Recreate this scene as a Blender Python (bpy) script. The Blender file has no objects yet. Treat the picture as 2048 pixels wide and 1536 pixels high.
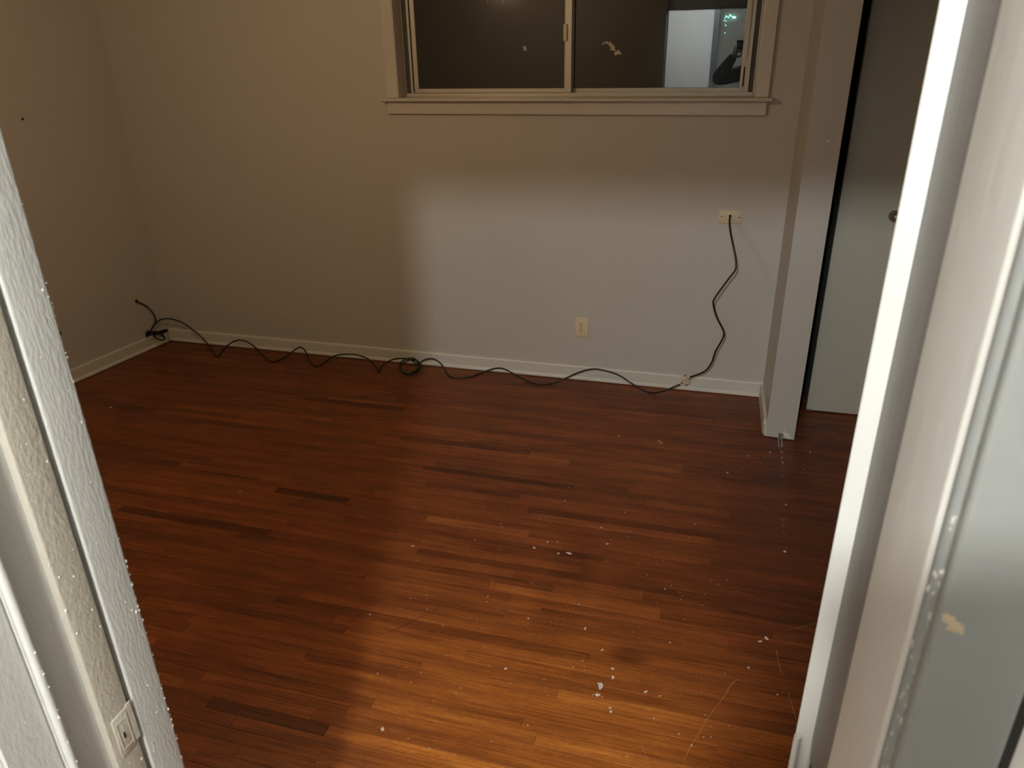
import bpy, bmesh, math, random
from mathutils import Vector, Matrix, noise
R_ = random.Random(7)
PI = math.pi
C = bpy.context.scene.collection

# ---------------------------------------------------------------- camera
sc = bpy.context.scene
cd = bpy.data.cameras.new('camera'); cam = bpy.data.objects.new('camera', cd); C.objects.link(cam)
rt = Vector((0.96272571, 0.26990196, -0.01766733))
dn = Vector((0.09620434, -0.40273882, -0.91024511))
fw = Vector((-0.25279226, 0.8746167, -0.41369276))
m = Matrix((rt, -dn, -fw)).transposed().to_4x4(); m.translation = (0, 0, 1.6)
cam.matrix_world = m
cd.sensor_width = 36; cd.lens = 36 * 1482 / 2048; cd.clip_start = .01; cd.clip_end = 60
cd.dof.use_dof = True; cd.dof.focus_distance = 3.5; cd.dof.aperture_fstop = 13.0
sc.camera = cam
sc.view_settings.view_transform = 'Standard'; sc.view_settings.look = 'None'
sc.view_settings.gamma = 1; sc.view_settings.use_curve_mapping = False
sc.view_settings.exposure = 0.0

# ---------------------------------------------------------------- world (night outside)
w = bpy.data.worlds.new('night'); sc.world = w; w.use_nodes = True
w.node_tree.nodes['Background'].inputs[0].default_value = (.9, .8, .75, 1)
w.node_tree.nodes['Background'].inputs[1].default_value = .0015
HALL_BULB = 1600.0      # strength of the hall bulb (neutral white)
ROOM_BULB = 215.0       # strength of the bedroom bulb (warm)

# ---------------------------------------------------------------- materials
def newmat(name):
    mt = bpy.data.materials.new(name); mt.use_nodes = True
    return mt, mt.node_tree.nodes, mt.node_tree.links, mt.node_tree.nodes['Principled BSDF']
def N(ns, t, **kw):
    n = ns.new(t)
    for k, v in kw.items(): setattr(n, k, v)
    return n
def paint(name, col, rough=.5, bump=.15, scale=60, stretch=(1, 1, 1), spots=0.0, var=.06, dist=.002, lumps=0.0):
    mt, ns, lk, p = newmat(name)
    p.inputs['Roughness'].default_value = rough
    geo = N(ns, 'ShaderNodeNewGeometry')
    mp = N(ns, 'ShaderNodeMapping'); mp.inputs['Scale'].default_value = stretch
    lk.new(geo.outputs['Position'], mp.inputs['Vector'])
    n1 = N(ns, 'ShaderNodeTexNoise'); n1.inputs['Scale'].default_value = scale; n1.inputs['Detail'].default_value = 6
    lk.new(mp.outputs[0], n1.inputs['Vector'])
    n2 = N(ns, 'ShaderNodeTexNoise'); n2.inputs['Scale'].default_value = 2.2; n2.inputs['Detail'].default_value = 4
    lk.new(geo.outputs['Position'], n2.inputs['Vector'])
    mx = N(ns, 'ShaderNodeMix', data_type='RGBA')
    mx.inputs[6].default_value = tuple(c * (1 - var) for c in col) + (1,)
    mx.inputs[7].default_value = tuple(min(1, c * (1 + var)) for c in col) + (1,)
    lk.new(n2.outputs['Fac'], mx.inputs[0])
    lk.new(mx.outputs[2], p.inputs['Base Color'])
    b = N(ns, 'ShaderNodeBump'); b.inputs['Strength'].default_value = bump; b.inputs['Distance'].default_value = dist
    h = n1.outputs['Fac']
    if lumps:
        v = N(ns, 'ShaderNodeTexVoronoi'); v.inputs['Scale'].default_value = 55
        mp2 = N(ns, 'ShaderNodeMapping'); mp2.inputs['Scale'].default_value = (1, 1, .55)
        lk.new(geo.outputs['Position'], mp2.inputs['Vector']); lk.new(mp2.outputs[0], v.inputs['Vector'])
        mr = N(ns, 'ShaderNodeMapRange'); mr.inputs[1].default_value = 0; mr.inputs[2].default_value = .12
        mr.inputs[3].default_value = lumps; mr.inputs[4].default_value = 0
        lk.new(v.outputs['Distance'], mr.inputs[0])
        ad = N(ns, 'ShaderNodeMath', operation='ADD'); lk.new(h, ad.inputs[0]); lk.new(mr.outputs[0], ad.inputs[1])
        h = ad.outputs[0]
    lk.new(h, b.inputs['Height']); lk.new(b.outputs[0], p.inputs['Normal'])
    return mt
def plain(name, col, rough=.5, metal=0.0, emit=None, es=0.0):
    mt, ns, lk, p = newmat(name)
    p.inputs['Roughness'].default_value = rough; p.inputs['Metallic'].default_value = metal
    n = N(ns, 'ShaderNodeTexNoise'); n.inputs['Scale'].default_value = 40
    geo = N(ns, 'ShaderNodeNewGeometry'); lk.new(geo.outputs['Position'], n.inputs['Vector'])
    mx = N(ns, 'ShaderNodeMix', data_type='RGBA')
    mx.inputs[6].default_value = tuple(c * .92 for c in col) + (1,); mx.inputs[7].default_value = tuple(min(1, c * 1.08) for c in col) + (1,)
    lk.new(n.outputs['Fac'], mx.inputs[0]); lk.new(mx.outputs[2], p.inputs['Base Color'])
    if emit: p.inputs['Emission Color'].default_value = (*emit, 1); p.inputs['Emission Strength'].default_value = es
    return mt
M = {}
M['wall'] = paint('wall_paint', (.50, .485, .435), .55, .10, 90, var=.035)
M['wall_hall'] = paint('hall_wall_paint', (.72, .74, .735), .5, .02, 30, var=.05)
M['ceiling'] = paint('ceiling_paint', (.60, .56, .50), .7, .1, 80)
M['base'] = paint('baseboard_paint', (.60, .60, .53), .38, .2, 50, (1, 1, 2), var=.08)
M['wintrim'] = paint('window_trim_paint', (.57, .54, .48), .33, .2, 45, (.4, 1, 1), var=.08)
M['jamb'] = paint('jamb_paint', (.47, .465, .425), .36, .42, 260, (1.2, 1.2, .30), var=.05, dist=.0022, lumps=.6)
M['jamb_white'] = paint('jamb_white_paint', (.53, .525, .48), .38, .4, 200, (1.2, 1.2, .4), var=.05, dist=.0016, lumps=.4)
M['jamb_cream'] = paint('cream_jamb_paint', (.45, .415, .335), .38, .48, 230, (1.2, 1.2, .6), var=.08, dist=.0022, lumps=.6)
M['jamb_soft'] = paint('right_jamb_paint', (.445, .435, .40), .42, .25, 40, (1.2, 1.2, .25), var=.05, dist=.003)
M['darkgrey'] = plain('grey_painted_post', (.10, .12, .12), .5)
M['casing_r'] = paint('darkened_casing_paint', (.165, .167, .155), .42, .25, 40, (1.2, 1.2, .25), var=.05, dist=.003)  # weaker light on casing and bead is put into this darkened colour
M['rebate'] = paint('shaded_rebate_paint', (.125, .118, .108), .45, .25, 60, (1.2, 1.2, .25), var=.06, dist=.002)  # shade behind the stop is painted into this darker rebate colour
M['drip'] = plain('dried_paint', (.66, .64, .57), .3)
M['tan'] = plain('bare_tan_undercoat', (.33, .26, .165), .6)
M['chip_grey'] = plain('chipped_grey_paint', (.34, .33, .29), .5)
M['closet'] = paint('closet_door_paint', (.56, .54, .44), .45, .1, 50, var=.06)
M['shade_and_scar'] = plain('closet_shade_and_scar', (.012, .010, .009), .8)  # shade of the closet gap put into the colour; also the wall scar
M['alu'] = plain('aged_aluminium', (.50, .47, .40), .42, .35)
M['track'] = plain('dark_window_track', (.06, .055, .05), .6)
M['ivory'] = plain('ivory_plastic', (.66, .57, .38), .35)
M['ivory2'] = plain('yellowed_cream_metal', (.62, .54, .38), .4)
M['slot'] = plain('dark_slot', (.01, .008, .006), .8)
M['steel'] = plain('dull_steel', (.35, .33, .30), .35, .9)
M['brass'] = plain('tarnished_brass', (.30, .23, .14), .4, .8)
M['cable'] = plain('black_cable_jacket', (.008, .008, .009), .38)
M['smear'] = plain('dried_putty', (.52, .46, .33), .7)
M['fleck'] = plain('white_paint_fleck', (.62, .60, .58), .5)
M['scratch'] = plain('bare_wood_scratch', (.46, .20, .055), .6)
M['substrate'] = plain('subfloor', (.02, .009, .004), .9)
M['cloth'] = plain('dark_sleeve_fabric', (.012, .013, .018), .85)
M['trouser'] = plain('dark_denim', (.02, .024, .035), .9)
M['skin'] = plain('skin', (.10, .065, .05), .5)
M['hair'] = plain('dark_hair', (.02, .014, .01), .6)
M['phone'] = plain('black_phone_glass', (.01, .01, .012), .15)
M['shoe'] = plain('dark_shoe', (.02, .02, .02), .6)
M['bulb_hall'] = plain('lit_hall_bulb', (.9, .9, .9), .5, 0, (.97, 1.0, 1.0), HALL_BULB)
M['bulb_room'] = plain('lit_bedroom_bulb', (.9, .9, .9), .5, 0, (1.0, .69, .41), ROOM_BULB)
M['led'] = plain('green_led', (.2, .8, .7), .5, 0, (.30, 1.0, .85), 60)

def glass_mat():
    mt, ns, lk, p = newmat('window_glass'); ns.remove(p)
    out = ns['Material Output']
    tr = N(ns, 'ShaderNodeBsdfTransparent'); tr.inputs[0].default_value = (.93, .94, .93, 1)
    g1 = N(ns, 'ShaderNodeBsdfGlossy'); g1.inputs['Roughness'].default_value = .012
    g2 = N(ns, 'ShaderNodeBsdfGlossy'); g2.inputs['Roughness'].default_value = .14
    fr = N(ns, 'ShaderNodeFresnel'); fr.inputs[0].default_value = 1.7   # two sheets of glass reflect about twice
    m0 = N(ns, 'ShaderNodeMixShader'); m0.inputs[0].default_value = .10
    lk.new(g1.outputs[0], m0.inputs[1]); lk.new(g2.outputs[0], m0.inputs[2])
    m1 = N(ns, 'ShaderNodeMixShader'); lk.new(fr.outputs[0], m1.inputs[0])
    lk.new(tr.outputs[0], m1.inputs[1]); lk.new(m0.outputs[0], m1.inputs[2]); lk.new(m1.outputs[0], out.inputs[0])
    return mt
M['glass'] = glass_mat()

def wood_mat():
    mt, ns, lk, p = newmat('oak_strip_floor')
    geo = N(ns, 'ShaderNodeNewGeometry')
    at = N(ns, 'ShaderNodeAttribute', attribute_name='tone')
    sd = N(ns, 'ShaderNodeAttribute', attribute_name='seed')
    cmb = N(ns, 'ShaderNodeCombineXYZ'); lk.new(sd.outputs['Fac'], cmb.inputs[0]); lk.new(sd.outputs['Fac'], cmb.inputs[2])
    ad = N(ns, 'ShaderNodeVectorMath', operation='ADD'); lk.new(geo.outputs['Position'], ad.inputs[0]); lk.new(cmb.outputs[0], ad.inputs[1])
    def nz(scale, stretch, detail=5, rough=.6, src=None):
        mp = N(ns, 'ShaderNodeMapping'); mp.inputs['Scale'].default_value = stretch
        lk.new(src or ad.outputs[0], mp.inputs['Vector'])
        n = N(ns, 'ShaderNodeTexNoise'); n.inputs['Scale'].default_value = scale; n.inputs['Detail'].default_value = detail; n.inputs['Roughness'].default_value = rough
        lk.new(mp.outputs[0], n.inputs['Vector']); return n.outputs['Fac']
    def mth(op, a, b=None, c=None, clamp=False):
        n = N(ns, 'ShaderNodeMath', operation=op, use_clamp=clamp)
        for i, v in enumerate((a, b, c)):
            if v is None: continue
            if isinstance(v, (int, float)): n.inputs[i].default_value = v
            else: lk.new(v, n.inputs[i])
        return n.outputs[0]
    grain = nz(1, (6, 330, 1), 5, .65)
    broad = nz(1, (2.2, 45, 1), 3)
    fleck = nz(1, (60, 170, 1), 4, .7)
    big = nz(1.3, (1, 1, 1), 4, .6, geo.outputs['Position'])
    # worn, yellower finish in a broad patch inside the doorway
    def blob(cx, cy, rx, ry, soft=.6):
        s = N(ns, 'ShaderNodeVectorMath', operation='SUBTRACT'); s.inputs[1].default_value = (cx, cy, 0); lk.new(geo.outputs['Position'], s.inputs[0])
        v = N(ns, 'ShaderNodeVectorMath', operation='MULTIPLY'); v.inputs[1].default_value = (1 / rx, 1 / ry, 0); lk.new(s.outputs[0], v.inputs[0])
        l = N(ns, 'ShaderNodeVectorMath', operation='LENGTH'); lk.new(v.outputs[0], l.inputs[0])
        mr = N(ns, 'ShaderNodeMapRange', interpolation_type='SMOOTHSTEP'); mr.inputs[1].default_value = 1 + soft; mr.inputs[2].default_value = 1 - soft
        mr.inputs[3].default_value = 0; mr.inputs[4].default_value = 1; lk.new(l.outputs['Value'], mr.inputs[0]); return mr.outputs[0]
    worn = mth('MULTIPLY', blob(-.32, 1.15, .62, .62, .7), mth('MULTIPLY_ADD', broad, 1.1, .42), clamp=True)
    cr = N(ns, 'ShaderNodeValToRGB'); e = cr.color_ramp
    e.elements[0].position = 0; e.elements[0].color = (.040, .011, .0045, 1)
    e.elements[1].position = 1; e.elements[1].color = (.50, .19, .052, 1)
    for pos, col in ((.3, (.115, .031, .0095)), (.52, (.205, .058, .0155)), (.75, (.32, .100, .026))):
        x = e.elements.new(pos); x.color = (*col, 1)
    t = mth('MULTIPLY_ADD', at.outputs['Fac'], .36, .30)
    t = mth('ADD', t, mth('MULTIPLY', mth('SUBTRACT', grain, .5), .85))
    t = mth('ADD', t, mth('MULTIPLY', mth('SUBTRACT', broad, .5), .42))
    t = mth('ADD', t, mth('MULTIPLY', mth('SUBTRACT', big, .5), .25))
    t = mth('ADD', t, mth('MULTIPLY', mth('SUBTRACT', fleck, .5), mth('MULTIPLY_ADD', worn, .35, .1)))
    smudge = nz(1, (5, 26, 1), 4, .65, geo.outputs['Position'])
    t = mth('ADD', t, mth('MULTIPLY', mth('SUBTRACT', smudge, .5), .45))
    # cross-hatched scuffs and a small dark stain
    wv = N(ns, 'ShaderNodeTexWave', wave_type='BANDS', bands_direction='X'); wv.inputs['Scale'].default_value = 30; wv.inputs['Distortion'].default_value = 9; wv.inputs['Detail'].default_value = 4; wv.inputs['Detail Scale'].default_value = 3
    lk.new(geo.outputs['Position'], wv.inputs['Vector'])
    hat = mth('MULTIPLY', blob(-.38, 1.88, .07, .26, .5), wv.outputs['Fac'])
    hat2 = mth('MULTIPLY', blob(-.10, 1.80, .12, .20, .6), wv.outputs['Fac'])
    t = mth('SUBTRACT', t, mth('MULTIPLY', hat, mth('MULTIPLY', fleck, .36))); t = mth('SUBTRACT', t, mth('MULTIPLY', hat2, mth('MULTIPLY', fleck, .2)))
    t = mth('SUBTRACT', t, mth('MULTIPLY', blob(-.14, 1.64, .05, .03, .6), .28))
    t = mth('SUBTRACT', t, mth('MULTIPLY', blob(.36, 2.2, .26, 1.0, .8), .20))  # broad darker patch towards the closet side
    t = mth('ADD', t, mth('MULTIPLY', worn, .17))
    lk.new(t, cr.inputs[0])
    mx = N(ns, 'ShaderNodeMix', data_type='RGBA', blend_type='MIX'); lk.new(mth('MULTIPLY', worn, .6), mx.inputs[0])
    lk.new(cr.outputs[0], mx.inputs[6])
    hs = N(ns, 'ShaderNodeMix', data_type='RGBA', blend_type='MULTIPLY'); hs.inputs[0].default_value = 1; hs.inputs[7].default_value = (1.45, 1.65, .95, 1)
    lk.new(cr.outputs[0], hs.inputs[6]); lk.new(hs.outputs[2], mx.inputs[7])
    lk.new(mx.outputs[2], p.inputs['Base Color'])
    lk.new(mth('MULTIPLY_ADD', grain, .2, .30), p.inputs['Roughness'])
    p.inputs['Specular IOR Level'].default_value = .25
    b = N(ns, 'ShaderNodeBump'); b.inputs['Strength'].default_value = .35; b.inputs['Distance'].default_value = .0012
    lk.new(mth('ADD', grain, mth('MULTIPLY', big, 2.0)), b.inputs['Height']); lk.new(b.outputs[0], p.inputs['Normal'])
    return mt
M['wood'] = wood_mat()

# ---------------------------------------------------------------- mesh helpers
def obj(name, bm, mat, parent=None, smooth=False, kind=None, label=None):
    me = bpy.data.meshes.new(name)
    bmesh.ops.recalc_face_normals(bm, faces=bm.faces)
    bm.to_mesh(me); bm.free()
    if mat: me.materials.append(M[mat] if isinstance(mat, str) else mat)
    if smooth: me.polygons.foreach_set('use_smooth', [True] * len(me.polygons))
    o = bpy.data.objects.new(name, me); C.objects.link(o)
    if parent: o.parent = parent; o.matrix_parent_inverse = parent.matrix_world.inverted() if False else Matrix.Identity(4)
    if kind: o['kind'] = kind
    if label: o['label'] = label
    return o
def empty(name, kind=None, label=None, cat=None, group=None):
    o = bpy.data.objects.new(name, None); C.objects.link(o); o.empty_display_size = .05
    tag(o, label, cat, group, kind); return o
def tag(o, label=None, cat=None, group=None, kind=None):
    for k, v in (('label', label), ('category', cat), ('group', group), ('kind', kind)):
        if v: o[k] = v
    return o
def box(bm, x0, x1, y0, y1, z0, z1, bev=0.0, seg=2, rot=None):
    r = bmesh.ops.create_cube(bm, size=1)
    c = Vector(((x0 + x1) / 2, (y0 + y1) / 2, (z0 + z1) / 2))
    for v in r['verts']: v.co = Vector((v.co.x * (x1 - x0), v.co.y * (y1 - y0), v.co.z * (z1 - z0)))
    if bev:
        es = list({e for v in r['verts'] for e in v.link_edges})
        q = bmesh.ops.bevel(bm, geom=es, offset=bev, segments=seg, affect='EDGES', profile=.5)
        vs = {v for f in q['faces'] for v in f.verts} | {v for v in r['verts'] if v.is_valid}
    else: vs = set(r['verts'])
    for v in vs:
        if rot: v.co = rot @ v.co
        v.co += c
    return bm
def B(*a, **k):
    bm = bmesh.new(); box(bm, *a, **k); return bm
def prism(bm, pts, z0, z1, nz=1):
    rings = []
    for i in range(nz + 1):
        z = z0 + (z1 - z0) * i / nz
        rings.append([bm.verts.new((x, y, z)) for x, y in pts])
    n = len(pts)
    for a, b in zip(rings, rings[1:]):
        for i in range(n): bm.faces.new((a[i], a[(i + 1) % n], b[(i + 1) % n], b[i]))
    bm.faces.new(rings[0][::-1]); bm.faces.new(rings[-1])
    return bm
def Pr(pts, z0, z1, nz=1):
    return prism(bmesh.new(), pts, z0, z1, nz)
def extr_x(prof, x0, x1):               # profile (y, z) swept along x
    bm = bmesh.new()
    a = [bm.verts.new((x0, y, z)) for y, z in prof]; b = [bm.verts.new((x1, y, z)) for y, z in prof]
    n = len(prof)
    for i in range(n): bm.faces.new((a[i], a[(i + 1) % n], b[(i + 1) % n], b[i]))
    bm.faces.new(a[::-1]); bm.faces.new(b); return bm
def cyl(bm, p, d, r, h, seg=16, r2=None):
    d = Vector(d).normalized(); q = Vector((0, 0, 1)).rotation_difference(d).to_matrix().to_4x4()
    q.translation = Vector(p) + d * h / 2
    bmesh.ops.create_cone(bm, cap_ends=True, segments=seg, radius1=r, radius2=r if r2 is None else r2, depth=h, matrix=q)
    return bm
def sphere(bm, p, r, s=(1, 1, 1), seg=20):
    mm = Matrix.Translation(p) @ Matrix.Diagonal((*s, 1))
    bmesh.ops.create_uvsphere(bm, u_segments=seg, v_segments=seg // 2 + 2, radius=r, matrix=mm); return bm
def catmull(P, n=6):
    P = [Vector(p) for p in P]; Q = [P[0] * 2 - P[1]] + P + [P[-1] * 2 - P[-2]]; out = []
    for i in range(1, len(Q) - 2):
        a, b, c, d = Q[i - 1:i + 3]
        for k in range(n):
            t = k / n
            out.append(.5 * ((2 * b) + (c - a) * t + (2 * a - 5 * b + 4 * c - d) * t * t + (3 * b - a - 3 * c + d) * t ** 3))
    out.append(P[-1]); return out
def tube(bm, P, r, seg=8, closed=False):
    rings = []; up = None; n = len(P)
    for i, p in enumerate(P):
        t = (P[min(i + 1, n - 1)] - P[max(i - 1, 0)])
        if t.length < 1e-9: t = Vector((1, 0, 0))
        t.normalize()
        if up is None:
            up = Vector((0, 0, 1)) if abs(t.z) < .9 else Vector((1, 0, 0))
        up = (up - t * up.dot(t))
        if up.length < 1e-6: up = t.orthogonal()
        up.normalize(); s = t.cross(up)
        rr = r[i] if isinstance(r, (list, tuple)) else r
        rings.append([bm.verts.new(p + (up * math.cos(a) + s * math.sin(a)) * rr) for a in [2 * PI * k / seg for k in range(seg)]])
    for a, b in zip(rings, rings[1:]):
        for k in range(seg): bm.faces.new((a[k], a[(k + 1) % seg], b[(k + 1) % seg], b[k]))
    bm.faces.new(rings[0][::-1]); bm.faces.new(rings[-1]); return bm
def smooth_by_angle(o, deg=35):
    me = o.data
    me.polygons.foreach_set('use_smooth', [True] * len(me.polygons))
    bm = bmesh.new(); bm.from_mesh(me)
    for e in bm.edges:
        if len(e.link_faces) == 2 and e.calc_face_angle(0) > math.radians(deg): e.smooth = False
    bm.to_mesh(me); bm.free(); return o

# traced paths in metres
CAB_A = [(0.0295,3.5150,0.8809),(0.0295,3.4800,0.8633),(0.0379,3.4400,0.8274),(0.0539,3.4100,0.7788),(0.0701,3.3950,0.7266),(0.0757,3.3900,0.6939),(0.0740,3.3900,0.6685),(0.0498,3.3900,0.6276),(0.0199,3.3900,0.5739),(-0.0045,3.3900,0.5268),(-0.0043,3.3900,0.5003),(0.0142,3.3950,0.4440),(0.0467,3.4000,0.3857),(0.0561,3.4000,0.3590),(0.0483,3.4050,0.3214),(0.0260,3.4100,0.2640),(0.0149,3.4150,0.2067),(-0.0069,3.4200,0.1606),(-0.0402,3.4250,0.1339),(-0.0792,3.4300,0.1118)]
CAB_B = [(-0.1260,3.4200,0.0708),(-0.1558,3.4100,0.0585),(-0.1950,3.4000,0.0397),(-0.2578,3.4351,0.0045),(-0.3069,3.4200,0.0213),(-0.3682,3.4400,0.0446),(-0.4401,3.4550,0.0778),(-0.5181,3.4600,0.0928),(-0.5696,3.4600,0.0933),(-0.6340,3.4600,0.0701),(-0.7113,3.4550,0.0276),(-0.7828,3.4191,0.0045),(-0.8318,3.4009,0.0045),(-0.8893,3.4163,0.0045),(-0.9825,3.4600,0.0206),(-1.0471,3.4750,0.0396),(-1.0989,3.4800,0.0353),(-1.1686,3.4750,0.0071),(-1.2172,3.4079,0.0045),(-1.2856,3.3782,0.0045),(-1.3285,3.3950,0.0045),(-1.3701,3.4400,0.0164),(-1.3952,3.4500,0.0451),(-1.4305,3.4550,0.0661),(-1.4652,3.4550,0.0672),(-1.5021,3.4500,0.0525),(-1.5260,3.4400,0.0306)]
CAB_C = [(-1.5258,3.4200,0.0418),(-1.5651,3.4400,0.0564),(-1.6196,3.4500,0.0561),(-1.6772,3.4500,0.0447),(-1.7229,3.4400,0.0204),(-1.7403,3.4092,0.0045),(-1.7246,3.3562,0.0045),(-1.7418,3.3803,0.0045),(-1.7851,3.4300,0.0155),(-1.8351,3.4500,0.0357),(-1.8969,3.4600,0.0470),(-1.9588,3.4600,0.0458),(-2.0224,3.4600,0.0353),(-2.0798,3.4550,0.0074),(-2.0808,3.3870,0.0045),(-2.0949,3.3507,0.0045),(-2.1296,3.3681,0.0045),(-2.1931,3.4356,0.0045),(-2.2281,3.4700,0.0307),(-2.2504,3.4750,0.0514),(-2.2728,3.4750,0.0525),(-2.3161,3.4700,0.0257),(-2.3448,3.4153,0.0045),(-2.3640,3.3576,0.0045),(-2.3913,3.3549,0.0045),(-2.4726,3.4163,0.0045),(-2.5601,3.4750,0.0235),(-2.6109,3.4750,0.0566),(-2.6666,3.4750,0.0643),(-2.7256,3.4750,0.0403),(-2.7723,3.4581,0.0045),(-2.7350,3.3627,0.0045),(-2.7523,3.3586,0.0045),(-2.8723,3.4678,0.0045),(-2.9143,3.4700,0.0574),(-2.9672,3.4700,0.1005),(-3.0338,3.4700,0.1440),(-3.0886,3.4650,0.1618),(-3.1367,3.4600,0.1645),(-3.1728,3.4500,0.1573),(-3.2055,3.4400,0.1361),(-3.2050,3.4082,0.1189),(-3.2050,3.3896,0.1004)]
CAB_K = [(-3.2050,3.3896,0.1004),(-3.1946,3.4200,0.0870),(-3.1444,3.4200,0.1039),(-3.1104,3.4200,0.1130),(-3.1109,3.4100,0.1071),(-3.1636,3.4100,0.0933),(-3.2012,3.4000,0.0937),(-3.2050,3.3723,0.1129),(-3.2050,3.3519,0.1015),(-3.2050,3.3840,0.0961),(-3.1721,3.3900,0.1061),(-3.1295,3.3800,0.1039),(-3.0966,3.3700,0.0915),(-3.0978,3.3700,0.0726),(-3.1245,3.3700,0.0640),(-3.1570,3.3700,0.0738),(-3.1841,3.3800,0.0962),(-3.1932,3.3900,0.1201),(-3.1779,3.4000,0.1429),(-3.1606,3.4000,0.1693),(-3.1595,3.4000,0.2004),(-3.1727,3.4000,0.2303),(-3.1926,3.3950,0.2581),(-3.2050,3.3721,0.2830),(-3.2050,3.3451,0.3008)]
FLECKS = [ (-0.404,2.062,0.0080),(-0.438,2.053,0.0062),(-0.527,2.062,0.0072),(-0.202,1.512,0.0104),(-0.202,1.478,0.0066),(-0.172,1.549,0.0060),(-0.178,1.581,0.0053),(-0.470,1.505,0.0053),(-0.945,1.968,0.0046),(-0.458,1.716,0.0032),(-0.282,1.717,0.0040),(-0.030,1.723,0.0032),(0.224,1.794,0.0041),(0.241,1.813,0.0049),(0.316,2.257,0.0066),(0.334,2.556,0.0051),(0.417,2.844,0.0033),(-0.166,2.931,0.0068),(-0.179,2.946,0.0045),(-0.357,2.950,0.0046),(-0.814,1.396,0.0023),(-0.940,1.610,0.0033),(-0.743,2.055,0.0027),(-0.489,2.107,0.0045),(-0.456,2.119,0.0036),(-0.284,2.148,0.0045),(0.190,1.681,0.0031),(-0.075,1.524,0.0030),(-0.080,1.519,0.0030),(-0.161,1.432,0.0036),(0.018,1.407,0.0022),(-0.722,1.227,0.0058),(-0.320,1.819,0.0025),(-0.218,1.644,0.0039),(0.009,2.346,0.0038),(-0.610,1.780,0.0025),(-1.759,2.131,0.0032),(-2.848,2.645,0.0071),(0.264,1.601,0.0023),(-0.249,2.357,0.0039),(-0.319,2.241,0.0037),(-0.483,2.378,0.0029),(0.051,1.381,0.0029),(-0.040,1.517,0.0022),(-0.164,1.443,0.0029),(0.382,3.151,0.0036),(0.454,2.997,0.0035),(0.418,3.160,0.0036),(0.290,2.957,0.0046),(0.201,2.904,0.0045),(0.117,2.745,0.0043),(0.337,2.968,0.0046),(0.337,2.882,0.0045),(0.337,2.925,0.0034),(0.247,2.860,0.0033),(-0.066,1.958,0.0026),(-0.047,1.981,0.0026),(-0.128,2.014,0.0026),(-0.048,1.439,0.0029) ]

# ================================================================ ROOM SHELL
WY = 3.529                # bedroom face of the window wall
HEAD = 1.86               # head of the doorway
def lwx(y, off=0.0): return -3.2 - .115 * (WY - y) + off      # bedroom face of the left wall
bm = bmesh.new()
OX0, OX1, OZ0, OZ1 = -1.556, .079, 1.372, 2.22
box(bm, -3.45, OX0, WY, 3.72, 0, 2.44); box(bm, OX1, .30, WY, 3.72, 0, 2.44)
box(bm, OX0, OX1, WY, 3.72, 0, OZ0); box(bm, OX0, OX1, WY, 3.72, OZ1, 2.44)
wall_back = obj('wall_back', bm, 'wall', kind='structure')
wall_left = obj('wall_left', Pr([(lwx(3.60), 3.60), (lwx(.42), .42), (lwx(.42) - .12, .42), (lwx(3.60) - .12, 3.60)], 0, 2.44), 'wall', kind='structure')
# closet front: pier beside the opening, header, near stretch
bm = bmesh.new()
prism(bm, [(.268, 3.528), (.2745, 3.106), (.394, 3.098), (.398, 3.528)], 0, 2.44)
wall_right = obj('wall_right', bm, 'jamb_soft', kind='structure')
bm = bmesh.new(); box(bm, .30, .395, 1.27, 3.098, 2.06, 2.44); box(bm, .34, .395, .48, 1.27, 0, 2.44)
obj('wall_closet_front', bm, 'wall', kind='structure')
bm = bmesh.new(); box(bm, 1.05, 1.12, .48, 3.62, 0, 2.44)
obj('wall_closet_back', bm, 'wall', kind='structure')
obj('wall_closet_end', B(.3985, 1.05, 3.56, 3.62, 0, 2.44), 'shade_and_scar', kind='structure')
# wall with the doorway (two leaves and the part over the head)
bm = bmesh.new()
box(bm, -3.75, -.63, .335, .47, 0, 2.44); box(bm, .1502, 1.12, .335, .47, 0, 2.44); box(bm, -.63, .145, .335, .47, HEAD + .02, 2.44)
obj('wall_front', bm, 'wall', kind='structure')
# hall
bm = bmesh.new()
box(bm, -2.2, -.29, -1.72, -1.62, 0, 2.44)
obj('wall_hall', bm, 'wall_hall', kind='structure')
obj('wall_hall_end', B(-2.3, -2.2, -3.0, .335, 0, 2.44), 'wall_hall', kind='structure')
obj('wall_hall_side', B(1.12, 1.22, -3.0, .48, 0, 2.44), 'wall_hall', kind='structure')
obj('wall_far_room', B(-2.2, 1.12, -2.75, -2.65, 0, 2.44), 'wall', kind='structure')
obj('trim_1', B(-.292, -.232, -1.74, -1.60, 0, 2.44, bev=.004), 'darkgrey', kind='structure', label='painted post at the end of the hall wall')
obj('ceiling', B(-3.75, 1.22, -3.0, 3.72, 2.44, 2.5), 'ceiling', kind='structure')

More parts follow.
